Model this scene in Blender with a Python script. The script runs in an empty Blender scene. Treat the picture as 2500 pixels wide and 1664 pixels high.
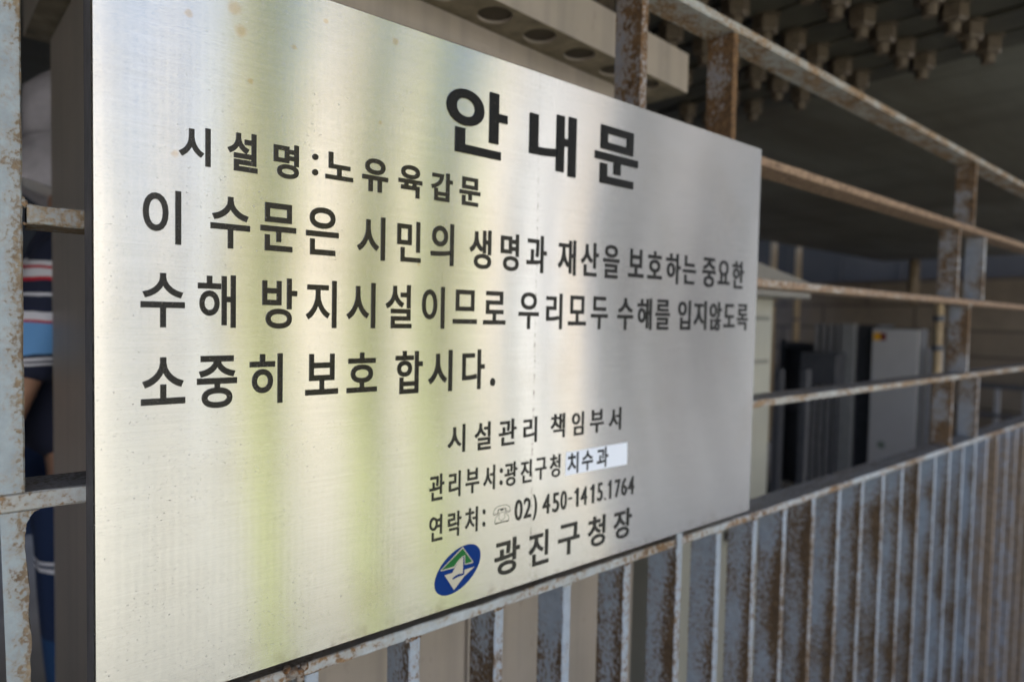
import bpy, bmesh, math, random
from mathutils import Vector, Matrix, noise

random.seed(7)
SC = bpy.context.scene
COL = SC.collection
ZB = 0.93                      # height of the sign's lower edge above the ground
rad = math.radians

# ------------------------------------------------------------------ camera
cam_d = bpy.data.cameras.new("camera")
cam = bpy.data.objects.new("camera", cam_d)
COL.objects.link(cam)
right = Vector((0.77700, -0.62920, 0.02020)).normalized()
fwd = Vector((0.62940, 0.77610, -0.03840)).normalized()
right = (right - fwd * right.dot(fwd)).normalized()
up = right.cross(fwd)
CAM = Vector((-0.0531, -0.5599, 0.3168 + ZB))
cam.matrix_world = Matrix(((right.x, up.x, -fwd.x, CAM.x), (right.y, up.y, -fwd.y, CAM.y),
                           (right.z, up.z, -fwd.z, CAM.z), (0, 0, 0, 1)))
cam_d.sensor_fit = 'HORIZONTAL'
cam_d.sensor_width = 36.0
cam_d.lens = 36.0 * 1542 / 2500
cam_d.clip_start = 0.02
cam_d.clip_end = 3000
cam_d.dof.use_dof = True
cam_d.dof.focus_distance = 0.53
cam_d.dof.aperture_fstop = 3.5
cam_d.dof.aperture_blades = 9
SC.camera = cam

# ------------------------------------------------------------------ sky, sun, exposure
GS = -0.24                     # street level; the floor behind the fence is 0
SUN_EL, SUN_AZ = 56.0, 12.0    # azimuth measured from +Y towards +X
w = bpy.data.worlds.new("World")
SC.world = w
w.use_nodes = True
nt = w.node_tree
nt.nodes.clear()
sky = nt.nodes.new("ShaderNodeTexSky")
sky.sky_type = 'NISHITA'
sky.sun_disc = False
sky.sun_elevation = rad(SUN_EL)
sky.sun_rotation = rad(SUN_AZ)
sky.dust_density = 2.0
bg = nt.nodes.new("ShaderNodeBackground")
bg.inputs[1].default_value = 0.13
wo = nt.nodes.new("ShaderNodeOutputWorld")
nt.links.new(sky.outputs[0], bg.inputs[0])
nt.links.new(bg.outputs[0], wo.inputs[0])
sun_d = bpy.data.lights.new("sun", 'SUN')
sun_d.energy = 4.2
sun_d.angle = rad(0.5)
sun_d.color = (1.0, 0.95, 0.87)
sun = bpy.data.objects.new("sun", sun_d)
sun.rotation_euler = (-rad(90 - SUN_EL), 0, -rad(SUN_AZ))
sun.location = (0, 4, 12)
COL.objects.link(sun)
SC.view_settings.view_transform = 'Standard'
SC.view_settings.look = 'None'
SC.view_settings.exposure = 1.86
SC.view_settings.gamma = 1.0
SC.cycles.max_bounces = 10
SC.cycles.diffuse_bounces = 6
SC.cycles.sample_clamp_indirect = 8

# ------------------------------------------------------------------ object helpers
def tag(o, label=None, cat=None, group=None, kind=None):
    if label: o['label'] = label
    if cat: o['category'] = cat
    if group: o['group'] = group
    if kind: o['kind'] = kind
    return o

def empty(name, loc=(0, 0, 0), rot=(0, 0, 0)):
    o = bpy.data.objects.new(name, None)
    o.location = loc
    o.rotation_euler = rot
    o.empty_display_size = 0.1
    COL.objects.link(o)
    return o

def link(name, bm, mat, parent=None, smooth=False, loc=None, rot=None):
    me = bpy.data.meshes.new(name)
    bm.normal_update()
    bm.to_mesh(me)
    bm.free()
    if mat is not None:
        for m in (mat if isinstance(mat, (list, tuple)) else [mat]):
            me.materials.append(m)
    if smooth:
        for p in me.polygons: p.use_smooth = True
    o = bpy.data.objects.new(name, me)
    COL.objects.link(o)
    if parent: o.parent = parent
    if loc: o.location = loc
    if rot: o.rotation_euler = rot
    return o

def copy_part(o, parent, loc, rot=None):
    c = o.copy()
    COL.objects.link(c)
    c.parent = parent
    c.location = loc
    if rot: c.rotation_euler = rot
    return c

def box(bm, x0, x1, y0, y1, z0, z1, bev=0.0, mi=0):
    vs = [bm.verts.new(p) for p in ((x0, y0, z0), (x1, y0, z0), (x1, y1, z0), (x0, y1, z0),
                                    (x0, y0, z1), (x1, y0, z1), (x1, y1, z1), (x0, y1, z1))]
    fs = [bm.faces.new([vs[i] for i in f]) for f in ((0, 3, 2, 1), (4, 5, 6, 7), (0, 1, 5, 4),
                                                     (1, 2, 6, 5), (2, 3, 7, 6), (3, 0, 4, 7))]
    for f in fs: f.material_index = mi
    if bev > 0:
        es = list({e for f in fs for e in f.edges})
        bmesh.ops.bevel(bm, geom=es, offset=bev, segments=2, affect='EDGES', profile=0.6)

def tube(bm, pts, r, n=10, cap=True):
    rings = []
    pts = [Vector(p) for p in pts]
    for i, p in enumerate(pts):
        d = (pts[min(i + 1, len(pts) - 1)] - pts[max(i - 1, 0)]).normalized()
        a = d.orthogonal().normalized() if i == 0 else (a - d * a.dot(d)).normalized()
        b = d.cross(a)
        rr = r[i] if isinstance(r, (list, tuple)) else r
        rings.append([bm.verts.new(p + (a * math.cos(2 * math.pi * k / n) + b * math.sin(2 * math.pi * k / n)) * rr)
                      for k in range(n)])
    for A, B in zip(rings, rings[1:]):
        for k in range(n):
            bm.faces.new((A[k], A[(k + 1) % n], B[(k + 1) % n], B[k]))
    if cap:
        bm.faces.new(rings[0][::-1])
        bm.faces.new(rings[-1])

def prism_xz(bm, pts, y0, y1, mi=0):
    a = [bm.verts.new((x, y0, z)) for x, z in pts]
    b = [bm.verts.new((x, y1, z)) for x, z in pts]
    f = bm.faces.new(a)
    g = bm.faces.new(b[::-1])
    f.material_index = g.material_index = mi
    n = len(pts)
    for i in range(n):
        q = bm.faces.new((a[i], b[i], b[(i + 1) % n], a[(i + 1) % n]))
        q.material_index = mi
    bmesh.ops.recalc_face_normals(bm, faces=bm.faces[:])

# ------------------------------------------------------------------ material helpers
class NT:
    def __init__(s, name):
        s.m = bpy.data.materials.new(name)
        s.m.use_nodes = True
        s.t = s.m.node_tree
        s.b = s.t.nodes["Principled BSDF"]
    def n(s, t, **k):
        o = s.t.nodes.new(t)
        for a, v in k.items(): setattr(o, a, v)
        return o
    def l(s, a, b): s.t.links.new(a, b)
    def set(s, k, v):
        i = s.b.inputs[k]
        if hasattr(v, 'is_output') or isinstance(v, bpy.types.NodeSocket): s.l(v, i)
        else: i.default_value = v
    def coord(s, kind='Object', scale=(1, 1, 1), loc=(0, 0, 0)):
        tc = s.n("ShaderNodeTexCoord")
        mp = s.n("ShaderNodeMapping")
        mp.inputs['Scale'].default_value = scale
        mp.inputs['Location'].default_value = loc
        s.l(tc.outputs[kind], mp.inputs['Vector'])
        return mp.outputs[0]
    def wpos(s, scale=(1, 1, 1), loc=(0, 0, 0)):
        g = s.n("ShaderNodeNewGeometry")
        mp = s.n("ShaderNodeMapping")
        mp.inputs['Scale'].default_value = scale
        mp.inputs['Location'].default_value = loc
        s.l(g.outputs['Position'], mp.inputs['Vector'])
        return mp.outputs[0]
    def noise(s, v, scale, detail=4, rough=0.55, dist=0.0):
        o = s.n("ShaderNodeTexNoise")
        o.inputs['Scale'].default_value = scale
        o.inputs['Detail'].default_value = detail
        o.inputs['Roughness'].default_value = rough
        o.inputs['Distortion'].default_value = dist
        s.l(v, o.inputs['Vector'])
        return o.outputs['Fac']
    def ramp(s, f, stops):
        o = s.n("ShaderNodeValToRGB")
        r = o.color_ramp
        while len(r.elements) < len(stops): r.elements.new(0.5)
        for e, (p, c) in zip(r.elements, stops):
            e.position = p
            e.color = (c, c, c, 1) if isinstance(c, (int, float)) else (*c, 1)
        s.l(f, o.inputs[0])
        return o.outputs[0]
    def mix(s, f, a, b, mode='MIX'):
        o = s.n("ShaderNodeMix", data_type='RGBA', blend_type=mode)
        for k, v in ((0, f), (6, a), (7, b)):
            i = o.inputs[k]
            if isinstance(v, bpy.types.NodeSocket): s.l(v, i)
            elif isinstance(v, (int, float)): i.default_value = v if k == 0 else (v, v, v, 1)
            else: i.default_value = (*v, 1)
        return o.outputs[2]
    def math(s, op, a, b=None, c=None):
        o = s.n("ShaderNodeMath", operation=op)
        for i, v in enumerate((a, b, c)):
            if v is None: continue
            if isinstance(v, bpy.types.NodeSocket): s.l(v, o.inputs[i])
            else: o.inputs[i].default_value = v
        return o.outputs[0]
    def sep(s, v):
        o = s.n("ShaderNodeSeparateXYZ")
        s.l(v, o.inputs[0])
        return o.outputs
    def bump(s, h, strength, dist=0.002, prev=None):
        o = s.n("ShaderNodeBump")
        o.inputs['Strength'].default_value = strength
        o.inputs['Distance'].default_value = dist
        s.l(h, o.inputs['Height'])
        if prev: s.l(prev, o.inputs['Normal'])
        return o.outputs[0]

def simple(name, col, rough=0.6, metal=0.0, var=0.12, scale=12.0, bump=0.0, spec=0.5):
    k = NT(name)
    n1 = k.noise(k.coord(), scale, 6, 0.6)
    c = k.mix(k.ramp(n1, [(0.3, 0.0), (0.7, 1.0)]), tuple(x * (1 - var) for x in col), tuple(min(1, x * (1 + var)) for x in col))
    k.set('Base Color', c)
    k.set('Roughness', rough)
    k.set('Metallic', metal)
    k.set('Specular IOR Level', spec)
    if bump: k.set('Normal', k.bump(n1, bump))
    return k.m

def rust_paint(name, paint, amt, rust_lo=(0.05, 0.022, 0.009), rust_hi=(0.27, 0.13, 0.05), edge=0.0,
               scale=30.0, stretch=0.4, seed=0.0, axis='Z', front_clean=0.0, xg=None, w=(0.45, 0.45, 0.45), spk_scale=3.6, topfade=0.0, soft=0.04):
    """Flaking grey-blue paint over rust; amt 0..1 is about the share of rust."""
    k = NT(name)
    st = (1, 1, stretch) if axis == 'Z' else (stretch, 1, 1)
    p = k.wpos(st, (seed, seed * 0.7, seed * 1.3))
    big = k.noise(p, scale * 0.33, 3, 0.5)
    mid = k.noise(p, scale, 7, 0.70, 0.2)
    spk = k.noise(k.wpos((1, 1, 0.85), (seed * 1.7, seed, 0)), scale * spk_scale, 3, 0.5)
    p1 = k.wpos((1, 1, 1), (seed, 0, 0))
    fine = k.noise(p1, 260, 5, 0.7)
    oi = k.n("ShaderNodeObjectInfo")
    rnd = oi.outputs['Random']
    v = k.math('ADD', k.math('ADD', k.math('MULTIPLY', big, w[0]), k.math('MULTIPLY', mid, w[1])), k.math('MULTIPLY', spk, w[2]))
    v = k.math('SUBTRACT', v, (sum(w) - 1.3) * 0.5)
    v = k.math('ADD', v, k.math('MULTIPLY', k.math('SUBTRACT', fine, 0.5), 0.22))
    v = k.math('ADD', v, k.math('MULTIPLY', k.math('SUBTRACT', rnd, 0.5), 0.16))
    if xg:
        x_ = k.sep(k.coord())[0]
        v = k.math('ADD', v, k.math('MULTIPLY', k.math('SUBTRACT', x_, xg[0]), xg[1]))
    nrm = k.n("ShaderNodeNewGeometry")
    front = k.math('LESS_THAN', k.sep(nrm.outputs['Normal'])[1], -0.6)
    v = k.math('SUBTRACT', v, k.math('MULTIPLY', front, front_clean))
    if edge:
        y = k.sep(k.coord())[1]
        fr = k.n("ShaderNodeMapRange")             # more rust near the front edge, a little along the back edge
        for q, vv in zip((1, 2, 3, 4), (0.004, 0.026, 0.17 * edge, -0.02)): fr.inputs[q].default_value = vv
        k.l(y, fr.inputs[0])
        bk = k.n("ShaderNodeMapRange")
        for q, vv in zip((1, 2, 3, 4), (0.047, 0.054, 0.0, 0.09 * edge)): bk.inputs[q].default_value = vv
        k.l(y, bk.inputs[0])
        side = k.math('SUBTRACT', 1.0, front)
        v = k.math('ADD', v, k.math('MULTIPLY', side, k.math('ADD', fr.outputs[0], bk.outputs[0])))
    if topfade:
        z_ = k.sep(k.coord())[2]
        tf = k.n("ShaderNodeMapRange")
        for q, vv in zip((1, 2, 3, 4), (-0.15, -0.055, 0.0, topfade)): tf.inputs[q].default_value = vv
        k.l(z_, tf.inputs[0])
        v = k.math('SUBTRACT', v, tf.outputs[0])
    lo = 0.86 - 0.42 * amt
    mask = k.ramp(v, [(max(0, lo - soft), 0.0), (min(1, lo + soft), 1.0)])
    halo = k.ramp(v, [(max(0, lo - 0.16), 0.0), (min(1, lo), 1.0)])
    dirt = k.noise(p1, 55, 6, 0.65)
    pc = k.mix(k.ramp(dirt, [(0.35, 0.0), (0.75, 1.0)]), paint, tuple(x * 0.72 for x in paint))
    pc = k.mix(k.math('MULTIPLY', halo, 0.45), pc, (0.30, 0.21, 0.12))
    rc = k.ramp(k.noise(p1, 70, 8, 0.8), [(0.36, rust_lo), (0.52, tuple((a + b) / 2 for a, b in zip(rust_lo, rust_hi))), (0.66, rust_hi)])
    col = k.mix(mask, pc, rc)
    top = k.ramp(k.sep(nrm.outputs['Normal'])[2], [(0.55, 0.0), (0.9, 0.85)])      # upper faces turn a darker grey-brown
    k.set('Base Color', k.mix(top, col, k.mix(dirt, (0.17, 0.145, 0.125), (0.11, 0.095, 0.085))))
    k.set('Roughness', k.ramp(mask, [(0, 0.42), (1, 0.9)]))
    h = k.math('ADD', k.math('MULTIPLY', mask, -0.5), k.math('MULTIPLY', fine, 0.5))
    k.set('Normal', k.bump(h, 0.55, 0.0012))
    return k.m

PAINT = (0.35, 0.395, 0.46)
M_BAL = rust_paint("paint_baluster", PAINT, 0.39, edge=1.0, front_clean=0.03, scale=40, stretch=0.5, rust_hi=(0.19, 0.115, 0.058), rust_lo=(0.065, 0.038, 0.02), w=(0.55, 0.25, 0.65), spk_scale=4.8, topfade=0.13, soft=0.075)
M_GRID = rust_paint("paint_grid", (0.30, 0.31, 0.34), 0.37, edge=0.4, front_clean=-0.03, scale=48, stretch=0.8, rust_hi=(0.24, 0.14, 0.07), rust_lo=(0.06, 0.034, 0.017), seed=4, w=(0.55, 0.35, 0.45))
M_GRIDR = rust_paint("paint_grid_rusty", (0.28, 0.27, 0.29), 0.45, edge=0.4, front_clean=-0.03, scale=48, stretch=0.8, rust_hi=(0.24, 0.13, 0.055), rust_lo=(0.06, 0.03, 0.013), seed=6, w=(0.55, 0.35, 0.45))
M_BALHEAVY = rust_paint("paint_baluster_heavy", (0.33, 0.37, 0.45), 0.66, edge=0.3, front_clean=0.04, scale=60, stretch=0.5, rust_hi=(0.38, 0.27, 0.18), rust_lo=(0.15, 0.10, 0.065), w=(0.35, 0.35, 0.65), topfade=0.12, soft=0.08)
M_RAIL = rust_paint("paint_rail", (0.42, 0.43, 0.42), 0.56, scale=75, stretch=0.5, axis='X', rust_hi=(0.40, 0.26, 0.145), rust_lo=(0.12, 0.07, 0.036), xg=(1.0, 0.015))
M_RAILHEAVY = rust_paint("paint_rail_heavy", (0.46, 0.43, 0.40), 0.60, scale=90, stretch=0.5, axis='X', rust_hi=(0.42, 0.28, 0.18), rust_lo=(0.12, 0.07, 0.042), seed=3, xg=(0.6, 0.10))
M_RAILCLEAN = rust_paint("paint_rail_clean", (0.46, 0.50, 0.54), 0.22, scale=45, stretch=0.3, axis='X', rust_hi=(0.36, 0.22, 0.11), rust_lo=(0.1, 0.055, 0.03), seed=5, xg=(1.0, 0.02))
M_RAILLEFT = rust_paint("paint_rail_left", (0.30, 0.31, 0.30), 0.66, scale=85, stretch=0.5, axis='X', rust_hi=(0.36, 0.25, 0.14), rust_lo=(0.15, 0.10, 0.055), seed=11, soft=0.07)
M_POST = rust_paint("paint_post", (0.34, 0.385, 0.41), 0.27, scale=90, stretch=0.8, rust_hi=(0.34, 0.26, 0.17), rust_lo=(0.15, 0.10, 0.065), seed=8, xg=(-0.0475, 11.0), w=(0.4, 0.5, 0.4))
M_WELD = rust_paint("weld_metal", (0.30, 0.27, 0.25), 0.5, scale=90, stretch=1, seed=2)

def sign_metal():
    k = NT("brushed_steel")
    c = k.coord('Object', (1, 1, 1))
    br = k.noise(k.coord('Object', (6, 1, 420)), 2.2, 5, 0.7)          # horizontal brushing
    br2 = k.noise(k.coord('Object', (18, 1, 1500)), 1.0, 3, 0.6)
    cloud = k.noise(c, 7, 5, 0.6)
    spk = k.noise(k.coord('Object', (1.0, 1, 1.5)), 480, 3, 0.55)
    spk2 = k.noise(k.coord('Object', (0.7, 1, 1.6)), 260, 5, 0.65)
    clus = k.noise(c, 14, 4, 0.6)
    base = k.mix(k.ramp(br, [(0.3, 0.0), (0.7, 1.0)]), (0.545, 0.54, 0.51), (0.645, 0.64, 0.61))
    dirt = k.math('MULTIPLY', k.ramp(spk, [(0.625, 0.0), (0.715, 1.0)]), k.ramp(clus, [(0.42, 0.12), (0.62, 1.0)]))
    dirt2 = k.math('MULTIPLY', k.ramp(spk2, [(0.665, 0.0), (0.75, 1.0)]), k.ramp(clus, [(0.5, 0.0), (0.66, 1.0)]))
    dirt = k.math('MAXIMUM', dirt, dirt2)
    base = k.mix(k.math('MULTIPLY', dirt, 0.85), base, (0.11, 0.085, 0.06))
    base = k.mix(k.math('MULTIPLY', k.ramp(cloud, [(0.52, 0.0), (0.75, 1.0)]), 0.35), base, (0.46, 0.42, 0.35))
    # tan water stains
    x, y, z = k.sep(c)
    wob = k.math('MULTIPLY', k.math('SUBTRACT', k.noise(c, 160, 4, 0.6), 0.5), 0.006)
    st = None
    for sx, sz, r in ((.0551, .4397, .0034), (.065, .5509, .004), (.0994, .5659, .007), (.1043, .5491, .006), (.1488, .5481, .003),
                      (.1776, .5791, .003), (.2479, .5813, .004), (.2323, .5002, .002), (.2771, .3679, .0016), (.112, .51, .003)):
        d = k.math('SQRT', k.math('ADD', k.math('POWER', k.math('SUBTRACT', x, sx), 2), k.math('POWER', k.math('SUBTRACT', z, sz), 2)))
        d = k.math('ADD', d, wob)
        o = k.n("ShaderNodeMapRange")
        o.inputs[1].default_value = r
        o.inputs[2].default_value = r * 0.45
        k.l(d, o.inputs[0])
        st = o.outputs[0] if st is None else k.math('MAXIMUM', st, o.outputs[0])
    base = k.mix(k.math('MULTIPLY', st, 0.5), base, (0.52, 0.36, 0.20))
    # a dried drip running down the plate
    dx = k.math('ABSOLUTE', k.math('SUBTRACT', k.math('SUBTRACT', x, 0.4358), k.math('MULTIPLY', k.math('SUBTRACT', k.noise(k.coord('Object', (0, 0, 1)), 9, 3, 0.5), 0.5), 0.004)))
    dl = k.n("ShaderNodeMapRange")
    dl.inputs[1].default_value = 0.0016
    dl.inputs[2].default_value = 0.0004
    k.l(dx, dl.inputs[0])
    brk = k.ramp(k.noise(k.coord('Object', (60, 1, 40)), 2.6, 5, 0.7), [(0.48, 0.0), (0.60, 1.0)])
    brk = k.math('MULTIPLY', brk, k.ramp(z, [(0.05, 1.0), (0.40, 0.75), (0.55, 0.35)]))
    drip = k.math('MULTIPLY', dl.outputs[0], brk)
    base = k.mix(k.math('MULTIPLY', drip, 0.85), base, (0.09, 0.07, 0.055))
    # grime gathered along the lower edge
    low = k.math('MULTIPLY', k.ramp(z, [(0.0, 1.0), (0.02, 0.0)]), k.ramp(k.noise(c, 60, 5, 0.7), [(0.48, 0), (0.7, 1)]))
    base = k.mix(k.math('MULTIPLY', low, 0.5), base, (0.2, 0.15, 0.1))
    k.set('Base Color', base)
    k.set('Metallic', k.math('SUBTRACT', 1.0, k.math('MULTIPLY', dirt, 0.9)))
    k.set('Roughness', k.math('ADD', k.math('ADD', k.math('MULTIPLY', cloud, 0.03), 0.165), k.math('MULTIPLY', dirt, 0.25)))
    k.set('Anisotropic', 1.0)
    tg = k.n("ShaderNodeTangent", direction_type='UV_MAP')
    k.l(tg.outputs[0], k.b.inputs['Tangent'])
    # fine brushing grooves: the facets tilt up and down, so reflections smear vertically
    gro = k.noise(k.coord('Object', (160, 1, 90000)), 1.0, 1, 0.5)
    gro2 = k.noise(k.coord('Object', (5, 1, 700)), 1.0, 2, 0.5)
    tilt = k.math('ADD', k.math('MULTIPLY', k.math('SUBTRACT', gro, 0.5), 0.95), k.math('MULTIPLY', k.math('SUBTRACT', gro2, 0.5), 0.055))
    wav = k.math('MULTIPLY', k.math('SUBTRACT', k.noise(k.coord('Object', (3, 1, 2)), 2.0, 2, 0.5), 0.5), 0.020)
    off = k.n("ShaderNodeCombineXYZ")
    k.l(wav, off.inputs[0])
    k.l(tilt, off.inputs[2])
    gm = k.n("ShaderNodeNewGeometry")
    ad = k.n("ShaderNodeVectorMath", operation='ADD')
    k.l(gm.outputs['Normal'], ad.inputs[0]); k.l(off.outputs[0], ad.inputs[1])
    nz = k.n("ShaderNodeVectorMath", operation='NORMALIZE')
    k.l(ad.outputs[0], nz.inputs[0])
    k.set('Normal', nz.outputs[0])
    return k.m
M_STEEL = sign_metal()

def letter_paint(name, col, rough=0.28, speck=0.5, spec=0.5):
    k = NT(name)
    c = k.coord('Object')
    n1 = k.noise(c, 420, 3, 0.6)
    n2 = k.noise(c, 900, 2, 0.5)
    sp = k.ramp(n1, [(0.62, 0.0), (0.74, 1.0)])
    k.set('Base Color', k.mix(k.math('MULTIPLY', sp, speck), col, (0.13, 0.11, 0.09)))
    k.set('Roughness', k.math('ADD', rough, k.math('MULTIPLY', sp, 0.3)))
    k.set('Normal', k.bump(n2, 0.25, 0.0006))
    k.set('Specular IOR Level', spec)
    return k.m
M_INK = letter_paint("black_enamel", (0.004, 0.004, 0.0035), 0.12, 0.45, spec=0.38)
M_INKT = letter_paint("black_enamel_title", (0.006, 0.006, 0.006), 0.42, spec=0.2)
M_STICK = simple("white_tape", (0.80, 0.82, 0.88), 0.45, var=0.02)
M_PRINT = simple("printed_black", (0.006, 0.006, 0.008), 0.6, var=0.05)
M_BLUE = letter_paint("blue_enamel", (0.001, 0.028, 0.16), 0.45, 0.05, spec=0.12)
M_GREEN = letter_paint("green_enamel", (0.015, 0.13, 0.03), 0.45, 0.05, spec=0.15)
M_FLANGE = simple("flange_grey", (0.15, 0.135, 0.135), 0.6, var=0.25, scale=60, bump=0.15)

# ================================================================== THE SIGN
W_, H_ = 0.9212, 0.6
sign = tag(empty("information_sign", (0, 0, ZB)),
           "large brushed steel notice board with black Korean lettering fixed on the rusty fence", "sign")
bm = bmesh.new()
r = 0.004
# front sheet (brushed), uv so that the brushing direction is known
xs = [0, W_]
vs = [bm.verts.new(p) for p in ((0.0012, 0, 0.0012), (W_ - 0.0012, 0, 0.0012), (W_ - 0.0012, 0, H_ - 0.0012), (0.0012, 0, H_ - 0.0012))]
f0 = bm.faces.new(vs)
o2 = [bm.verts.new(p) for p in ((0, 0.0014, 0), (W_, 0.0014, 0), (W_, 0.0014, H_), (0, 0.0014, H_))]
for i in range(4):
    bm.faces.new((vs[i], o2[i], o2[(i + 1) % 4], vs[(i + 1) % 4]))
uv = bm.loops.layers.uv.new("UVMap")
for f in bm.faces:
    for lp in f.loops:
        lp[uv].uv = (lp.vert.co.z, -lp.vert.co.x)
bmesh.ops.recalc_face_normals(bm, faces=bm.faces[:])
if f0.normal.y > 0: bmesh.ops.reverse_faces(bm, faces=bm.faces[:])
link("face_plate", bm, M_STEEL, sign)
bm = bmesh.new()
for a in ((0.0, 0.0015, 0.0015, 0.052, 0.0, H_), (W_ - 0.0015, W_, 0.0015, 0.052, 0.0, H_),
          (0.0015, W_ - 0.0015, 0.0015, 0.0135, 0.0, 0.0015), (0.0015, W_ - 0.0015, 0.0015, 0.052, H_ - 0.0015, H_)):
    box(bm, *a)
link("side_flange", bm, M_FLANGE, sign)

# lettering: x0, x1, z0, z1 of every character in tenths of a millimetre on the plate
ROWS = {
'title': [('안', 3076, 3877, 4890, 5602), ('내', 4209, 4951, 4876, 5589), ('문', 5292, 6109, 4888, 5617)],
'name': [('시', 577, 812, 4333, 4639), ('설', 940, 1182, 4337, 4662), ('명', 1317, 1538, 4334, 4635), (':', 1658, 1715, 4402, 4595), ('노', 1782, 2052, 4392, 4639), ('유', 2145, 2415, 4337, 4652), ('육', 2531, 2799, 4335, 4653), ('갑', 2904, 3166, 4345, 4640), ('문', 3257, 3524, 4343, 4643)],
'body1': [('이', 327, 595, 3685, 4106), ('수', 811, 1123, 3687, 4113), ('문', 1208, 1517, 3695, 4109), ('은', 1607, 1915, 3692, 4124), ('시', 2098, 2391, 3686, 4103), ('민', 2525, 2792, 3693, 4102), ('의', 2909, 3192, 3686, 4124), ('생', 3397, 3688, 3681, 4108), ('명', 3824, 4083, 3683, 4103), ('과', 4201, 4511, 3686, 4121), ('재', 4698, 4996, 3686, 4118), ('산', 5088, 5401, 3695, 4120), ('을', 5494, 5793, 3690, 4121), ('보', 5984, 6291, 3729, 4108), ('호', 6381, 6692, 3729, 4112), ('하', 6790, 7121, 3680, 4116), ('는', 7184, 7488, 3693, 4113), ('중', 7667, 8001, 3673, 4120), ('요', 8071, 8377, 3732, 4108), ('한', 8470, 8792, 3685, 4121)],
'body2': [('수', 311, 622, 3028, 3455), ('해', 717, 1010, 3027, 3465), ('방', 1227, 1530, 3021, 3465), ('지', 1610, 1900, 3028, 3465), ('시', 1999, 2295, 3028, 3465), ('설', 2405, 2695, 3029, 3463), ('이', 2818, 3089, 3027, 3463), ('므', 3198, 3508, 3081, 3444), ('로', 3597, 3904, 3076, 3446), ('우', 4102, 4405, 3027, 3455), ('리', 4528, 4784, 3026, 3459), ('모', 4893, 5197, 3075, 3444), ('두', 5293, 5598, 3028, 3447), ('수', 5794, 6099, 3020, 3446), ('해', 6196, 6493, 3021, 3457), ('를', 6581, 6898, 3025, 3452), ('입', 7098, 7394, 3026, 3460), ('지', 7478, 7796, 3024, 3462), ('않', 7887, 8195, 3012, 3458), ('도', 8266, 8569, 3066, 3437), ('록', 8642, 8949, 3022, 3446)],
'body3': [('소', 312, 625, 2418, 2792), ('중', 711, 1022, 2361, 2796), ('히', 1125, 1405, 2368, 2805), ('보', 1611, 1922, 2416, 2792), ('호', 2009, 2321, 2414, 2796), ('합', 2525, 2835, 2370, 2803), ('시', 2905, 3199, 2366, 2803), ('다', 3331, 3626, 2367, 2803), ('.', 3711, 3776, 2389, 2479)],
'office': [('시', 3157, 3381, 1696, 1998), ('설', 3510, 3732, 1685, 1996), ('관', 3847, 4101, 1698, 1999), ('리', 4212, 4417, 1690, 1994), ('책', 4644, 4876, 1697, 1998), ('임', 5002, 5205, 1696, 1994), ('부', 5328, 5574, 1693, 1995), ('서', 5679, 5914, 1691, 1994)],
'dept': [('관', 2940, 3120, 1219, 1497), ('리', 3184, 3330, 1217, 1497), ('부', 3402, 3580, 1222, 1496), ('서', 3640, 3800, 1219, 1498), (':', 3872, 3912, 1249, 1445), ('광', 3942, 4125, 1219, 1496), ('진', 4183, 4350, 1220, 1492), ('구', 4408, 4583, 1223, 1489), ('청', 4643, 4812, 1218, 1499)],
'sticker': [('치', 4933, 5128, 1222, 1487), ('수', 5189, 5392, 1228, 1482), ('과', 5460, 5680, 1227, 1493)],
'phone': [('연', 2947, 3106, 786, 1062), ('락', 3180, 3348, 787, 1059), ('처', 3402, 3569, 785, 1063), (':', 3641, 3676, 816, 1012), ('0', 4105, 4217, 791, 1037), ('2', 4241, 4352, 798, 1039), (')', 4384, 4444, 751, 1059), ('4', 4537, 4657, 789, 1029), ('5', 4702, 4808, 782, 1024), ('0', 4837, 4937, 788, 1028), ('-', 4972, 5033, 900, 922), ('1', 5077, 5144, 786, 1026), ('4', 5187, 5301, 785, 1023), ('1', 5362, 5429, 781, 1026), ('5', 5493, 5590, 786, 1028), ('.', 5629, 5656, 785, 812), ('1', 5697, 5754, 786, 1032), ('7', 5833, 5938, 778, 1020), ('6', 5963, 6071, 781, 1025), ('4', 6099, 6220, 770, 1024)],
'mayor': [('광', 3818, 4189, 194, 608), ('진', 4330, 4650, 186, 600), ('구', 4810, 5180, 204, 598), ('청', 5334, 5658, 197, 598), ('장', 5824, 6187, 198, 598)],
'tel': [('☏', 3787, 4039, 808, 1016)],
}
STYLE = {'title': (0.014, M_INKT), 'name': (0.019, M_INK), 'body1': (0.008, M_INK), 'body2': (0.006, M_INK), 'body3': (0.008, M_INK),
         'office': (0.004, M_INK), 'dept': (0.003, M_INK), 'sticker': (0.020, M_PRINT), 'phone': (0.0, M_INK), 'mayor': (0.008, M_INK), 'tel': (-0.012, M_INK)}
GC = {}
def glyph(ch, off):
    key = (ch, off)
    if key not in GC:
        cu = bpy.data.curves.new("glyph", 'FONT')
        cu.body = ch
        cu.size = 1.0
        cu.resolution_u = 5
        cu.offset = off
        cu.extrude = 0.016
        cu.bevel_depth = 0.010
        cu.bevel_resolution = 1
        o = bpy.data.objects.new("glyph", cu)
        COL.objects.link(o)
        bpy.context.view_layer.update()
        dg = bpy.context.evaluated_depsgraph_get()
        me = bpy.data.meshes.new_from_object(o.evaluated_get(dg))
        vs = [v.co.copy() for v in me.vertices]
        fs = [tuple(p.vertices) for p in me.polygons]
        COL.objects.unlink(o)
        bpy.data.objects.remove(o)
        bpy.data.curves.remove(cu)
        bpy.data.meshes.remove(me)
        GC[key] = (vs, fs)
    return GC[key]

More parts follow.
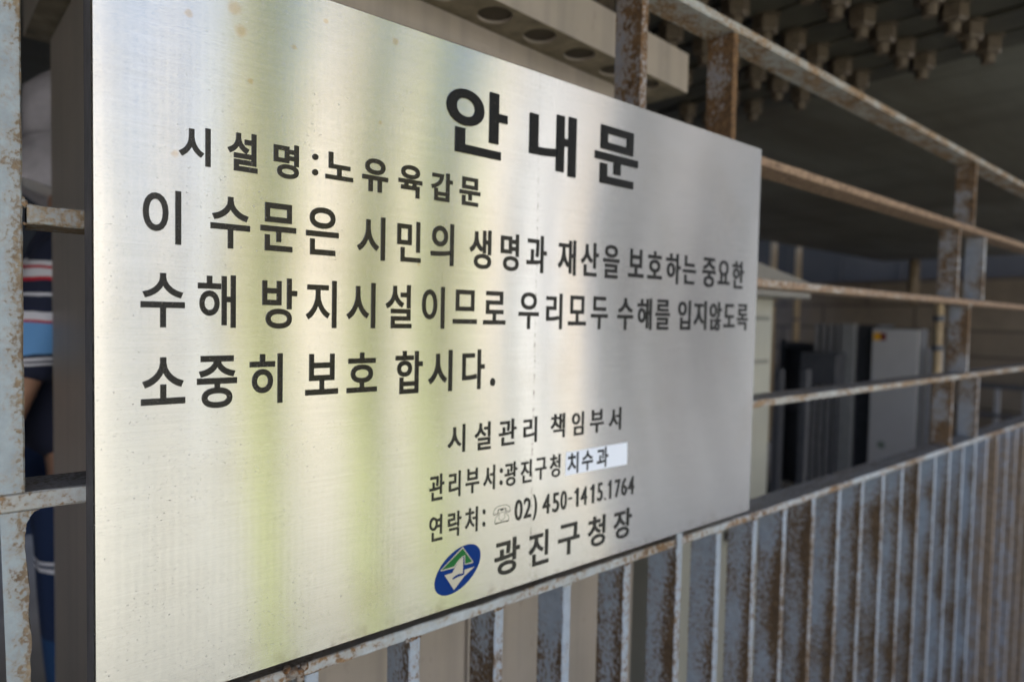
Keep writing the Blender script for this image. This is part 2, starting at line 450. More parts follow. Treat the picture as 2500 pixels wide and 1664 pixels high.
def one_glyph():
    pts = [(0.52, 0), (1, 0), (1, 1), (0.60, 1), (0.50, 0.93), (0.30, 0.86), (0.0, 0.82), (0.0, 0.73), (0.30, 0.76), (0.52, 0.80)]
    n = len(pts)
    vs = [Vector((x, y, 0.02)) for x, y in pts] + [Vector((x, y, -0.02)) for x, y in pts]
    fs = [tuple(range(n)), tuple(range(2 * n - 1, n - 1, -1))] + [(i, n + i, n + (i + 1) % n, (i + 1) % n) for i in range(n)]
    return vs, fs

def letter_row(name, row, parent, label, y=0.0, relief=0.0011):
    off, mat = STYLE[row]
    bm = bmesh.new()
    for ch, x0, x1, z0, z1 in ROWS[row]:
        thin = ch in ":.-"
        vs, fs = one_glyph() if ch == '1' else glyph(ch, 0.0 if thin else off)
        ax, bx = min(v.x for v in vs), max(v.x for v in vs)
        ay, by = min(v.y for v in vs), max(v.y for v in vs)
        az, bz = min(v.z for v in vs), max(v.z for v in vs)
        sx, sy = (x1 - x0) * 1e-4 / (bx - ax), (z1 - z0) * 1e-4 / (by - ay)
        nv = [bm.verts.new((x0 * 1e-4 + (v.x - ax) * sx, y - relief * (v.z - az) / (bz - az) + 0.0001, z0 * 1e-4 + (v.y - ay) * sy)) for v in vs]
        for f in fs:
            try: bm.faces.new([nv[i] for i in f])
            except ValueError: pass
    bmesh.ops.recalc_face_normals(bm, faces=bm.faces[:])
    o = link(name, bm, mat, parent)
    if label: o['label'] = label
    return o

letter_row("lettering", 'title', sign, "heavy black heading of three large characters near the top", relief=0.0018)
letter_row("lettering", 'name', sign, "bold line naming the facility under the heading")
letter_row("lettering", 'body1', sign, "upper line of the three line message")
letter_row("lettering", 'body2', sign, "middle line of the three line message")
letter_row("lettering", 'body3', sign, "short last line of the message ending in a full stop")
letter_row("lettering", 'office', sign, "small line above the line with the white sticker")
letter_row("lettering", 'dept', sign, "small line running up to the white sticker")
letter_row("lettering", 'phone', sign, "small line with the telephone number")
letter_row("lettering", 'mayor', sign, "larger line beside the blue emblem at the bottom")
letter_row("telephone_symbol", 'tel', sign, "thin outline drawing of a telephone before the number", relief=0.0002)
# white sticker with printed word
bm = bmesh.new()
prism_xz(bm, [(.4903, .1212), (.6058, .1202), (.6054, .1502), (.4906, .1502)], -0.0003, 0.0001)
st = link("sticker", bm, M_STICK, sign)
st['label'] = "white paper sticker with three printed characters"
letter_row("lettering", 'sticker', st, None, y=-0.00035, relief=0.0002)
# emblem
bm = bmesh.new()
ang = rad(31.942)
el = []
for i in range(72):
    t = 2 * math.pi * i / 72
    a, b = 0.03277 * math.cos(t), 0.0212 * math.sin(t)
    el.append((0.3319 + a * math.cos(ang) - b * math.sin(ang), 0.0411 + a * math.sin(ang) + b * math.cos(ang)))
prism_xz(bm, el, -0.0003, 0.0001)
emb = link("emblem", bm, M_BLUE, sign)
emb['label'] = "tilted blue oval emblem with a green peak and a pale boat"
def poly(name, pts, y, mat):
    bm = bmesh.new()
    prism_xz(bm, [(x * 1e-4, z * 1e-4) for x, z in pts], y - 0.00025, y + 0.00005)
    return link(name, bm, mat, emb)
M_PALE = simple("pale_emblem", (0.47, 0.44, 0.39), 0.35, 0.6, 0.04)
poly("peak_outline", [(3373, 650), (3517, 452), (3505, 440), (3401, 446), (3393, 547), (3367, 533), (3321, 500), (3289, 473), (3265, 442), (3091, 447), (3091, 459)], -0.0003, M_PALE)
poly("peak", [(3373, 633), (3502, 458), (3407, 455), (3404, 554), (3366, 546), (3337, 530), (3309, 510), (3280, 482), (3261, 460), (3102, 457)], -0.00055, M_GREEN)
poly("boat", [(3381, 535), (3344, 514), (3309, 488), (3275, 447), (3242, 394), (3142, 391), (3266, 200), (3401, 321), (3540, 393), (3400, 390), (3399, 336), (3371, 333), (3318, 331), (3245, 317), (3244, 336), (3277, 351), (3323, 362), (3379, 355)], -0.0003, M_PALE)

# ================================================================== THE FENCE
YF, DP, TH = 0.053, 0.055, 0.0145
fence = tag(empty("steel_fence", (0, YF, ZB)), "rusty grey blue fence of flat steel bars carrying the steel notice board", "fence")
RAIL = {0: (0.807, 0.822), 1: (0.598, 0.614), 2: (0.3805, 0.3957), 3: (0.1588, 0.1730), 4: (-0.0500, -0.0368)}
X0, X1 = -0.75, 5.2

def rough_bar(name, x0, x1, y0, y1, z0, z1, mat, parent, along='x', seed=0, amp=0.0006, step=0.012):
    """A flat bar with slightly eaten edges."""
    bm = bmesh.new()
    L = (x1 - x0) if along == 'x' else (z1 - z0)
    n = max(2, min(420, int(L / step)))
    rings = []
    c = 0.0012
    for i in range(n + 1):
        t = i / n
        j = lambda k: amp * noise.noise(Vector((t * L * 55 + seed * 7.3, k * 9.1, seed * 3.7))) + amp * 0.6 * noise.noise(Vector((t * L * 160 + seed, k * 5.1, seed)))
        if along == 'x':
            x = x0 + t * L
            prof = [(y0, z0 + c), (y0 + c, z0), (y1 - c, z0), (y1, z0 + c), (y1, z1 - c), (y1 - c, z1), (y0 + c, z1), (y0, z1 - c)]
            rings.append([bm.verts.new((x, p[0] + j(k) * 0.5, p[1] + j(k + 20))) for k, p in enumerate(prof)])
        else:
            z = z0 + t * L
            prof = [(y0, x0 + c), (y0 + c, x0), (y1 - c, x0), (y1, x0 + c), (y1, x1 - c), (y1 - c, x1), (y0 + c, x1), (y0, x1 - c)]
            rings.append([bm.verts.new((p[1] + j(k + 20), p[0] + j(k) * 0.5, z)) for k, p in enumerate(prof)])
    for A, B in zip(rings, rings[1:]):
        for k in range(8):
            bm.faces.new((A[k], A[(k + 1) % 8], B[(k + 1) % 8], B[k]))
    bm.faces.new(rings[0]); bm.faces.new(rings[-1])
    bmesh.ops.recalc_face_normals(bm, faces=bm.faces[:])
    return link(name, bm, mat, parent)

LX0, LX1 = -0.0560, -0.0392              # the upright left of the sign
rough_bar("rail", X0, X1, 0, DP, *RAIL[0], M_RAIL, fence, seed=1)['label'] = "topmost rail of the fence"
rough_bar("rail", X0, X1, 0, DP, *RAIL[1], M_RAILHEAVY, fence, seed=2)['label'] = "second rail from the top, thickly rusted"
rough_bar("rail", -0.0365, 0.4995, 0.001, DP, *RAIL[2], M_RAILLEFT, fence, seed=33)
rough_bar("rail", 0.5, X1, 0.001, DP, *RAIL[2], M_RAILHEAVY, fence, seed=3)['label'] = "middle rail, brown with rust"
rough_bar("rail", X0, LX0 - 0.0005, 0.001, DP, *RAIL[2], M_RAIL, fence, seed=4)
rough_bar("rail", X0, X1, 0, DP, *RAIL[3], M_RAIL, fence, seed=5)['label'] = "rail crossing just above the balusters, rust spotted"
rough_bar("rail", LX1 + 0.001, 0.7915, 0, DP, *RAIL[4], M_RAILCLEAN, fence, seed=6)['label'] = "pale rail the balusters hang from"
rough_bar("rail", 0.8075, X1, 0, DP, *RAIL[4], M_RAILCLEAN, fence, seed=7)
rough_bar("rail", X0, X1, 0.002, DP - 0.002, -1.155, -1.1405, M_RAIL, fence, seed=8)['label'] = "foot rail of the fence"

# short uprights of the open grid above the balusters
def upright(x, r_top, r_bot, seed, mat=M_GRID):
    zt, zb = RAIL[r_top][0] - 0.0004, RAIL[r_bot][1] + 0.0004
    return rough_bar("grid_bar", x, x + TH, 0.0015, DP - 0.0015, zb, zt, mat, fence, 'z', seed)
PX = lambda n: 0.184 + 0.1197 * (n - 1)
upright(0.677, 0, 1, 21, M_GRIDR)
upright(0.916, 0, 1, 22, M_GRIDR)
upright(PX(18), 0, 1, 23)
upright(PX(17), 1, 2, 24)
upright(PX(19), 1, 2, 25)
upright(PX(18), 2, 3, 26)
upright(PX(17), 3, 4, 27)
upright(PX(19), 3, 4, 28)
for n in (31, 33): upright(PX(n), 0, 1, 30 + n)
upright(PX(32), 1, 2, 70)

# the upright left of the sign: two lengths, the lower one eaten along its edge
rough_bar("post", LX0, LX1, 0, DP, RAIL[3][1] + 0.0004, 1.05, M_POST, fence, 'z', 40, 0.0005, 0.006)['label'] = "upper length of the upright left of the sign"
jag = [(-0.0375, -0.02), (-0.0365, 0.024), (-0.0370, 0.043), (-0.0358, 0.049), (-0.0362, 0.061), (-0.0372, 0.066), (-0.0381, 0.076),
       (-0.0374, 0.086), (-0.0368, 0.094), (-0.0375, 0.102), (-0.0383, 0.109), (-0.0390, 0.119), (-0.0398, 0.129), (-0.0394, 0.140), (-0.0386, 0.148),
       (-0.0362, 0.1535), (-0.0335, 0.1572), (-0.0300, 0.1584)]
rj = random.Random(3)
jj = []
for (xa, za), (xb, zb_) in zip(jag, jag[1:]):
    for i in range(5):
        t = i / 5
        jj.append((xa + (xb - xa) * t + rj.uniform(-0.00025, 0.00025), za + (zb_ - za) * t))
jj.append(jag[-1])
bm = bmesh.new()
prism_xz(bm, [(-0.0505, -1.17)] + [(-0.0370, -1.17)] + jj + [(-0.0548, 0.1584), (-0.0542, 0.14), (-0.0520, 0.05), (-0.0508, -0.02)], 0.0, DP)
link("post", bm, M_POST, fence)['label'] = "lower length of the upright, eaten by rust along its edge"
# filler of old weld between the upright and the middle rail
def blob(name, pts, rr, mat, parent, seed):
    bm = bmesh.new()
    for (x, y, z), q in zip(pts, rr):
        bmesh.ops.create_icosphere(bm, subdivisions=3, radius=q, matrix=Matrix.Translation((x, y, z)))
    for v in bm.verts:
        v.co += v.normal * 0.0 + Vector([noise.noise(v.co * 420 + Vector((seed, i * 3, 0))) for i in range(3)]) * 0.0011
    return link(name, bm, mat, parent, smooth=True)
blob("weld_bead", [(-0.0385, 0.003, 0.3965), (-0.0372, 0.003, 0.3952), (-0.0388, 0.004, 0.3995)], [0.0028, 0.0022, 0.0018], M_RAIL, fence, 1)
blob("weld_bead", [(-0.0378, 0.003, 0.3806)], [0.0012], M_RAIL, fence, 2)
blob("weld_bead", [(0.170, -0.001, -0.041), (0.176, -0.002, -0.043), (0.182, -0.001, -0.039), (0.165, 0.0, -0.037), (0.178, 0.0, -0.050)],
     [0.006, 0.005, 0.0045, 0.004, 0.0045], M_WELD, fence, 3)
blob("weld_bead", [(0.300, 0.001, -0.050), (0.306, 0.001, -0.0505)], [0.003, 0.0028], M_WELD, fence, 4)
blob("weld_bead", [(1.0285, 0.001, -0.045), (1.029, 0.001, -0.039)], [0.0028, 0.0025], M_WELD, fence, 5)

# weld beads where bars meet rails
wproto = []
for q in range(3):
    wb = blob("weld_bead", [(0.0006, 0.001, 0.0), (0.0045, 0.0005, 0.0006), (0.009, 0.001, 0.0), (0.0135, 0.0008, 0.0004)], [0.0022, 0.0027, 0.0024, 0.0021], M_RAIL if q != 1 else M_WELD, fence, 20 + q)
    wproto.append(wb)
wproto[0].location = (PX(18), 0.001, RAIL[0][0] - 0.001)
wproto[1].location = (PX(17), 0.001, RAIL[2][1] + 0.001)
wproto[2].location = (PX(19), 0.001, RAIL[3][0] - 0.001)
for q, (xx, zz) in enumerate(((0.916, RAIL[0][0] - .001), (PX(18), RAIL[1][1] + .001), (PX(17), RAIL[1][0] - .001), (PX(19), RAIL[1][0] - .001), (PX(19), RAIL[2][1] + .001),
                              (PX(18), RAIL[2][0] - .001), (PX(18), RAIL[3][1] + .001), (PX(17), RAIL[3][0] - .001), (PX(17), RAIL[4][1] + .001), (PX(19), RAIL[4][1] + .001), (0.677, RAIL[0][0] - .001))):
    copy_part(wproto[q % 3], fence, (xx, 0.001, zz))
for n in range(2, 17):
    if n in (6, 10): continue
    xx = {0: 0.0645, 1: 0.184, 2: 0.304, 3: 0.426, 4: 0.545, 5: 0.670, 7: 0.912, 8: 1.031}.get(n, PX(n))
    copy_part(wproto[(n * 2) % 3], fence, (xx, 0.0012, RAIL[4][0] - 0.0012))

# balusters: one mesh per look, then copies
BX = {0: 0.0645, 1: 0.184, 2: 0.304, 3: 0.426, 4: 0.545, 5: 0.670, 6: 0.7920, 7: 0.912, 8: 1.031}
ZBOT = -1.14
def baluster_proto(x, seed, mat, ztop=RAIL[4][0] - 0.0004):
    bmx = rough_bar("baluster", 0, TH, 0.001, DP - 0.001, ZBOT, ztop, mat, fence, 'z', seed, 0.0007, 0.009)
    bmx.location = (x, 0, 0)
    return bmx
protos = [baluster_proto(BX[0], 51, M_BAL), baluster_proto(BX[1], 52, M_BAL), baluster_proto(BX[2], 53, M_BAL)]
heavy = baluster_proto(PX(20), 54, M_BALHEAVY)
tall = rough_bar("baluster", 0.7920, 0.7920 + TH, -0.004, DP - 0.001, ZBOT, -0.018, M_BAL, fence, 'z', 55, 0.0007, 0.009)
tall['label'] = "baluster that runs up through the rail to the sign"
for n in range(3, 43):
    if n in (6, 20): continue
    x = BX.get(n, PX(n))
    src = heavy if n > 20 else protos[n % 3]
    copy_part(src, fence, (x, 0, 0))
for n in (-2, -3, -4): copy_part(protos[n % 3], fence, (0.0645 + 0.1197 * n, 0, 0))

# ================================================================== CABINETS BEHIND THE FENCE
k = NT("beige_enamel")
n1 = k.noise(k.coord('Object', (1, 1, 1)), 7, 6, 0.6)
n2 = k.noise(k.coord('Object', (26, 26, 0.9)), 1.0, 4, 0.6)          # vertical grey streaks
n3 = k.noise(k.coord('Object', (1, 1, 0.6)), 45, 5, 0.7)
cc = k.mix(k.ramp(n1, [(0.3, 0.0), (0.7, 1.0)]), (0.43, 0.365, 0.31), (0.37, 0.32, 0.27))
cc = k.mix(k.ramp(n2, [(0.48, 0.0), (0.70, 0.55)]), cc, (0.25, 0.225, 0.20))
k.set('Base Color', k.mix(k.ramp(n3, [(0.62, 0.0), (0.74, 0.6)]), cc, (0.2, 0.16, 0.12)))
k.set('Roughness', 0.45)
M_CAB = k.m
M_CAB2 = simple("pale_enamel", (0.36, 0.345, 0.29), 0.45, var=0.06, scale=8)
M_CAP = simple("cap_grey", (0.19, 0.175, 0.155), 0.5, var=0.1)
M_SEAMP = simple("seam_pale", (0.20, 0.20, 0.17), 0.6, var=0.1)
M_SEAM = simple("seam_dark", (0.10, 0.09, 0.08), 0.8, var=0.2)
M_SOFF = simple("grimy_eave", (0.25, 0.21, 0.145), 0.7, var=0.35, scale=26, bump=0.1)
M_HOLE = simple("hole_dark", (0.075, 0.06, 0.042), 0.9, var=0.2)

def cabinet(name, label, loc, rot, w, d, h, mat, ov, fh, gable, holes=(), seams=()):
    """Origin at the lower left front corner of the body; roof overhangs by ov and its eave is fh high."""
    c = tag(empty(name, loc, rot), label, "cabinet", "equipment cabinets behind the fence")
    bm = bmesh.new()
    box(bm, 0, w, 0, d, 0.05, h, 0.004)
    box(bm, 0.02, w - 0.02, 0.02, d - 0.02, 0, 0.0498)
    body = link("body", bm, mat, c)
    bm = bmesh.new()
    # door leaves standing slightly proud of the front
    for i in range(2):
        box(bm, 0.03 + i * (w - 0.06) / 2 + 0.003, 0.03 + (i + 1) * (w - 0.06) / 2 - 0.003, -0.008, -0.0002, 0.1, h - 0.06, 0.003)
    door = link("door", bm, mat, c)
    bm = bmesh.new()
    tube(bm, [(w / 2 + 0.03, -0.03, h * .5), (w / 2 + 0.03, -0.03, h * .5 + 0.12)], 0.008)
    box(bm, w / 2 + 0.024, w / 2 + 0.036, -0.024, -0.0081, h * .5 + 0.01, h * .5 + 0.03)
    link("handle", bm, M_SEAM, door)
    bm = bmesh.new()
    a0, a1, b0, b1 = -ov[0], w + ov[0], -ov[1], d + ov[2]
    z0, z1 = h + 0.001, h + fh
    mid = (a0 + a1) / 2
    if holes:
        # eave underside in front of the body with real round openings
        n = 28
        edges_out = []
        ztop = z1
        xs_ = [a0] + [ (holes[i] + holes[i + 1]) / 2 for i in range(len(holes) - 1)] + [a1]
        yc, rr = -ov[1] * 0.52, ov[1] * 0.36
        for i, hx in enumerate(holes):
            xa, xb = xs_[i], xs_[i + 1]
            ya, yb = b0, -0.002
            sq, ci = [], []
            for q in range(n):
                t = 2 * math.pi * q / n
                cx, cy = math.cos(t), math.sin(t)
                ci.append(bm.verts.new((hx + rr * cx, yc + rr * cy, z0)))
                # project on the cell's rectangle
                sxx = ((xb - hx) if cx > 0 else (hx - xa)) / max(abs(cx), 1e-6)
                syy = ((yb - yc) if cy > 0 else (yc - ya)) / max(abs(cy), 1e-6)
                s = min(sxx, syy)
                sq.append(bm.verts.new((hx + s * cx, yc + s * cy, z0)))
            up_ = [bm.verts.new((v.co.x, v.co.y, z0 + 0.005)) for v in ci]
            for q in range(n):
                bm.faces.new((ci[q], sq[q], sq[(q + 1) % n], ci[(q + 1) % n]))
                bm.faces.new((up_[q], ci[q], ci[(q + 1) % n], up_[(q + 1) % n]))
            # corners of the cell
            for X, Y in ((xa, ya), (xb, ya), (xb, yb), (xa, yb)):
                cv = bm.verts.new((X, Y, z0))
                near = sorted(range(n), key=lambda q: (sq[q].co - cv.co).length)
                cand = near[0]
                best = None
                for q in range(n):
                    p, r2 = sq[q].co, sq[(q + 1) % n].co
                    if (abs(p.x - X) < 1e-5 and abs(r2.y - Y) < 1e-5) or (abs(p.y - Y) < 1e-5 and abs(r2.x - X) < 1e-5):
                        best = q
                if best is not None:
                    bm.faces.new((sq[best], cv, sq[(best + 1) % n]))
        bm.faces.new([bm.verts.new(p) for p in ((a0, -0.002, z0), (a1, -0.002, z0), (a1, b1, z0), (a0, b1, z0))])
        # fascia and top
        lo = [bm.verts.new(p) for p in ((a0, b0, z0), (a1, b0, z0), (a1, b1, z0), (a0, b1, z0))]
        hi = [bm.verts.new(p) for p in ((a0, b0, z1), (a1, b0, z1), (a1, b1, z1), (a0, b1, z1))]
        for i in range(4): bm.faces.new((lo[i], lo[(i + 1) % 4], hi[(i + 1) % 4], hi[i]))
        rf, rb = bm.verts.new((mid, b0 + 0.1, z1 + gable)), bm.verts.new((mid, b1 - 0.1, z1 + gable))
        bm.faces.new((hi[0], hi[1], rf)); bm.faces.new((hi[1], hi[2], rb, rf)); bm.faces.new((hi[2], hi[3], rb)); bm.faces.new((hi[3], hi[0], rf, rb))
        # tray closing the space above the holes
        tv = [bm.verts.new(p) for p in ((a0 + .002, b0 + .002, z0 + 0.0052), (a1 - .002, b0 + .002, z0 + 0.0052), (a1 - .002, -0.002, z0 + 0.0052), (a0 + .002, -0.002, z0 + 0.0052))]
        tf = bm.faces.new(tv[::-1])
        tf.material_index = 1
        bmesh.ops.recalc_face_normals(bm, faces=[f for f in bm.faces if f is not tf])
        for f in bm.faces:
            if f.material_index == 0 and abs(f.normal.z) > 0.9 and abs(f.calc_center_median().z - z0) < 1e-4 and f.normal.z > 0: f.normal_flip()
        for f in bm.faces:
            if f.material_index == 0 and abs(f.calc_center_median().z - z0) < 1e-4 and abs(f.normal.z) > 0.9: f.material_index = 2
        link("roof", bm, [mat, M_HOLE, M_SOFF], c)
    else:
        box(bm, a0, a1, b0, b1, z0, z1, 0.003)
        prism_xz(bm, [(a0 + .002, z1 + .0002), (a1 - .002, z1 + .0002), (mid, z1 + gable)], b0 + .002, b1 - .002)
        link("roof", bm, M_CAP, c)
    for sz in seams:
        bm = bmesh.new()
        box(bm, 0.034, w - 0.034, -0.0095, -0.0083, sz, sz + 0.012)
        link("seam_strip", bm, M_SEAMP, c)
    return c

# left cabinet: its eave with round vents shows over the sign
CA = rad(4.6)
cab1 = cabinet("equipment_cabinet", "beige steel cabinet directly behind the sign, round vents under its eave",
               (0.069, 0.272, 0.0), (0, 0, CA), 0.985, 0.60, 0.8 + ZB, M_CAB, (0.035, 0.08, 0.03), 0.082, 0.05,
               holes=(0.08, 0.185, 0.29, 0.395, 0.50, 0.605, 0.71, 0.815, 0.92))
cab2 = cabinet("equipment_cabinet", "pale cabinet with a low gabled cap, just right of the steel notice board",
               (1.163, 0.375, 0.0), (0, 0, 0), 0.50, 0.5, 0.383 + ZB, M_CAB2, (0.065, 0.075, 0.03), 0.045, 0.045,
               seams=(0.32 + ZB, 0.20 + ZB))

# ================================================================== STEEL DECK OVERHEAD
ZD = 1.10 + ZB
k = NT("deck_paint")
n1 = k.noise(k.wpos((0.5, 2.2, 1)), 1.6, 6, 0.65)
n2 = k.noise(k.wpos((4, 0.6, 1)), 1.2, 5, 0.6)
cc = k.mix(k.ramp(n1, [(0.35, 0.0), (0.7, 1.0)]), (0.15, 0.145, 0.115), (0.09, 0.075, 0.052))
k.set('Base Color', k.mix(k.ramp(n2, [(0.5, 0.0), (0.72, 0.7)]), cc, (0.05, 0.04, 0.028)))
k.set('Roughness', 0.6)
M_DECK = k.m
M_DECKP = simple("deck_strip", (0.06, 0.055, 0.04), 0.6, var=0.3, scale=9, bump=0.08)
M_NUT = simple("nut_paint", (0.105, 0.078, 0.052), 0.55, var=0.3, scale=90, bump=0.15)
deck = tag(empty("overhead_deck", (2.0, 1.0, ZD)), "dark olive steel deck overhead with rows of big hexagon nuts", "deck")
def dloc(bm):
    bmesh.ops.translate(bm, verts=bm.verts[:], vec=(-2.0, -1.0, -ZD))
bm = bmesh.new()
box(bm, -4.0, 8.7, -0.45, 2.75, ZD + 0.014, ZD + 0.10)
dloc(bm); link("soffit", bm, M_DECK, deck)
for i, xa in enumerate([1.06 + 0.14 * k for k in range(-9, 8)]):
    bm = bmesh.new()
    box(bm, xa + 0.012, xa + 0.128, -0.42, 1.15 - 0.012 * (i % 3), ZD + (0.0 if i % 2 else 0.004), ZD + 0.0138, 0.003)
    dloc(bm); link("shading_strip", bm, M_DECKP, deck)  # stepped dark strips between nut columns, shaped to give the shading there
bm = bmesh.new()
hexr = 0.033
def hexring(z, r_): return [bm.verts.new((r_ * math.cos(math.pi / 3 * i), r_ * math.sin(math.pi / 3 * i), z)) for i in range(6)]
bmesh.ops.create_cone(bm, segments=24, radius1=0.036, radius2=0.036, depth=0.003, cap_ends=True, matrix=Matrix.Translation((0, 0, -0.0015)))
h0, h1, h2, h00 = hexring(-0.006, hexr), hexring(-0.039, hexr), hexring(-0.045, hexr * 0.80), hexring(-0.0031, hexr * 0.88)
for A, B in ((h00, h0), (h0, h1), (h1, h2)):
    for i in range(6): bm.faces.new((A[i], B[i], B[(i + 1) % 6], A[(i + 1) % 6]))
bm.faces.new(h2)
bmesh.ops.create_cone(bm, segments=16, radius1=0.0155, radius2=0.0175, depth=0.024, cap_ends=True, matrix=Matrix.Translation((0, 0, -0.0582)))
nut = link("nut", bm, M_NUT, deck, loc=(2.046 - 2, 0.33 - 1, 0.0), rot=(0, 0, 0.3))
rn = random.Random(5)
for j, y in enumerate((-0.18, -0.004, 0.153, 0.33, 0.515, 0.69, 0.86)):
    for i in range(9):
        x = 2.046 - 0.1395 * i
        if j == 3 and i == 0: continue
        if y > 0.6 and i in (2, 5): continue
        copy_part(nut, deck, (x - 2 + rn.uniform(-.004, .004), y - 1 + rn.uniform(-.004, .004), 0.0 if (i % 2 == 1) else 0.002), (0, 0, rn.uniform(0, 1.05)))

# ================================================================== BACK OF THE PLACE
M_BLOCKER = simple("dark_blocker_concrete", (0.09, 0.085, 0.078), 0.95, var=0.2, scale=2)
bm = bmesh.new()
box(bm, -3.2, -2.0, -1.6, 5.7, GS + 0.0005, 5.0, 0.02)  # unseen mass added to cut the light from the left
tag(link("side_light_blocker", bm, M_BLOCKER), "unseen dark concrete block added left of the fence to block side light", "pier")

M_CONC = simple("floor_concrete", (0.20, 0.19, 0.175), 0.9, var=0.2, scale=3, bump=0.1)
def block_wall():
    k = NT("block_wall")
    c = k.wpos()
    b = k.n("ShaderNodeTexBrick")
    for key, v in (('Color1', (0.23, 0.18, 0.135)), ('Color2', (0.28, 0.225, 0.17)), ('Mortar', (0.10, 0.08, 0.065))):
        b.inputs[key].default_value = (*v, 1)
    b.inputs['Scale'].default_value = 1.0
    b.inputs['Brick Width'].default_value = 0.9
    b.inputs['Row Height'].default_value = 0.24
    b.inputs['Mortar Size'].default_value = 0.012
    rot = k.n("ShaderNodeCombineXYZ")
    x, y, z = k.sep(c)
    k.l(y, rot.inputs[0]); k.l(z, rot.inputs[1])
    k.l(rot.outputs[0], b.inputs['Vector'])
    n = k.noise(c, 3.0, 6, 0.65)
    k.set('Base Color', k.mix(k.ramp(n, [(0.3, 0.0), (0.75, 0.7)]), b.outputs['Color'], (0.13, 0.10, 0.08)))
    k.set('Roughness', 0.92)
    k.set('Normal', k.bump(b.outputs['Fac'], -0.4, 0.01))
    return k.m
M_BLOCK = block_wall()
M_BLUEW = simple("bluish_panel", (0.075, 0.062, 0.052), 0.7, var=0.15, scale=1.4)
M_SUNBLOCK = simple("sun_block_concrete", (0.025, 0.023, 0.02), 0.95, var=0.25, scale=1.2, bump=0.1)
M_PIPE = simple("tan_pipe", (0.42, 0.30, 0.17), 0.55, var=0.15, scale=30)
M_DARK = simple("dark_grey_metal", (0.075, 0.075, 0.085), 0.5, var=0.2, scale=20)
M_DARK2 = simple("charcoal_box", (0.04, 0.04, 0.046), 0.45, var=0.2, scale=20)
M_GREYM = simple("mid_grey_metal", (0.30, 0.29, 0.30), 0.5, var=0.15, scale=20)
M_FIN = simple("fin_grey", (0.21, 0.20, 0.205), 0.5, var=0.15, scale=20)
M_FRAME = simple("frame_grey", (0.24, 0.235, 0.235), 0.5, var=0.1, scale=20)
M_POSTG = simple("post_grey", (0.10, 0.10, 0.11), 0.5, var=0.15, scale=20)
M_PIPED = simple("brown_pipe", (0.20, 0.145, 0.09), 0.6, var=0.15, scale=30)
M_WHITEC = simple("white_cabinet", (0.47, 0.445, 0.44), 0.5, var=0.05, scale=6)

bm = bmesh.new()
box(bm, -60, 60, -60, 60, GS - 0.3, GS)
g = link("ground", bm, M_CONC); tag(g, kind="structure")
g["label"] = "concrete ground under the fence"
bm = bmesh.new()
box(bm, -30, 45, 0.16, 5.8, GS + 0.001, 0.0, 0.01)
g = link("floor", bm, M_CONC); tag(g, kind="structure")
g["label"] = "raised concrete floor behind the fence"

bm = bmesh.new()
box(bm, 7.0, 7.25, -0.2, 5.9, 0, 0.765 + ZB, 0.01)
wl = link("block_wall", bm, M_BLOCK)
tag(wl, "low brown block wall far behind the fence, right of the pale steel boxes", "wall")
bm = bmesh.new()
box(bm, 7.05, 7.15, 0.2, 1.0, 0.77 + ZB, 0.80 + ZB)
bm.free()
bm = bmesh.new()
box(bm, 9.5, 9.6, 1.2, 5.0, 0, 3.1)
for y in (2.0, 2.8, 3.6, 4.4): box(bm, 9.47, 9.499, y, y + 0.06, 0, 3.1)
tag(link("panel_wall", bm, M_BLUEW), "dim bluish panel wall showing above the brown block wall", "wall")
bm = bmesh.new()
box(bm, -30, 45, 6.0, 7.0, 0, 9.0)  # wall added to keep the sun off the space behind the fence
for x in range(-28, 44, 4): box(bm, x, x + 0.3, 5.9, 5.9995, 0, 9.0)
tag(link("sun_block_wall", bm, M_SUNBLOCK), "tall dark concrete wall added behind the cabinets to block the sun", "wall")

# louvred dark unit and white cabinet, both turned towards the left
lou = tag(empty("louvred_unit", (4.0, 1.25, 0)), "dark louvred machine housing with a charcoal box on its front", "machine")
def L(name, boxes, mat, parent, bev=0.004):
    bm = bmesh.new()
    for b_ in boxes: box(bm, *b_, bev)
    return link(name, bm, mat, parent)
zt = 0.312 + ZB
L("housing", [(0.03, 0.6, -0.135, 0.115, 0.0, zt - 0.005)], M_DARK2, lou)
L("louvre", [(0.0, 0.029, 0.089 - 0.044 * k, 0.113 - 0.044 * k, 0.03, zt) for k in range(4)], M_FIN, lou, 0.002)
L("frame", [(-0.01, 0.029, -0.135, -0.055, 0.0, zt + 0.004)], M_FRAME, lou)
L("gap_shade_slab", [(0.05, 0.3, -0.24, -0.136, 0.0, zt)], M_DARK2, lou)  # dark slab put in the gap to stand for its shade
L("control_box", [(-0.14, -0.011, -0.092, 0.13, -0.06 + ZB, 0.134 + ZB)], M_DARK, lou, 0.008)
wc = tag(empty("metal_cabinet", (4.0, 0.89, 0)), "off white metal cabinet with a small yellow and red sticker at its upper corner", "cabinet")
L("body", [(0.0, 0.12, -0.127, 0.127, 0.05, 0.295 + ZB)], M_DARK, wc)  # dark grey stands for shade on the side of the off white cabinet
L("plinth", [(0.01, 0.11, -0.12, 0.12, 0.0, 0.0498)], M_DARK2, wc)
L("door", [(-0.012, -0.0003, -0.123, 0.123, 0.07, 0.288 + ZB)], M_WHITEC, wc)
k = NT("warning_sticker")
yy = k.sep(k.coord())[1]
k.set('Base Color', k.ramp(k.math('ADD', k.math('MULTIPLY', yy, 1.0), 0.0), [(0.066, (0.16, 0.02, 0.02)), (0.076, (0.16, 0.02, 0.02)), (0.078, (0.75, 0.36, 0.02))]))
M_WARN = k.m
L("warning_sticker", [(-0.0135, -0.0123, 0.047, 0.116, 0.2205 + ZB, 0.266 + ZB)], M_WARN, wc, 0)
bm = bmesh.new()
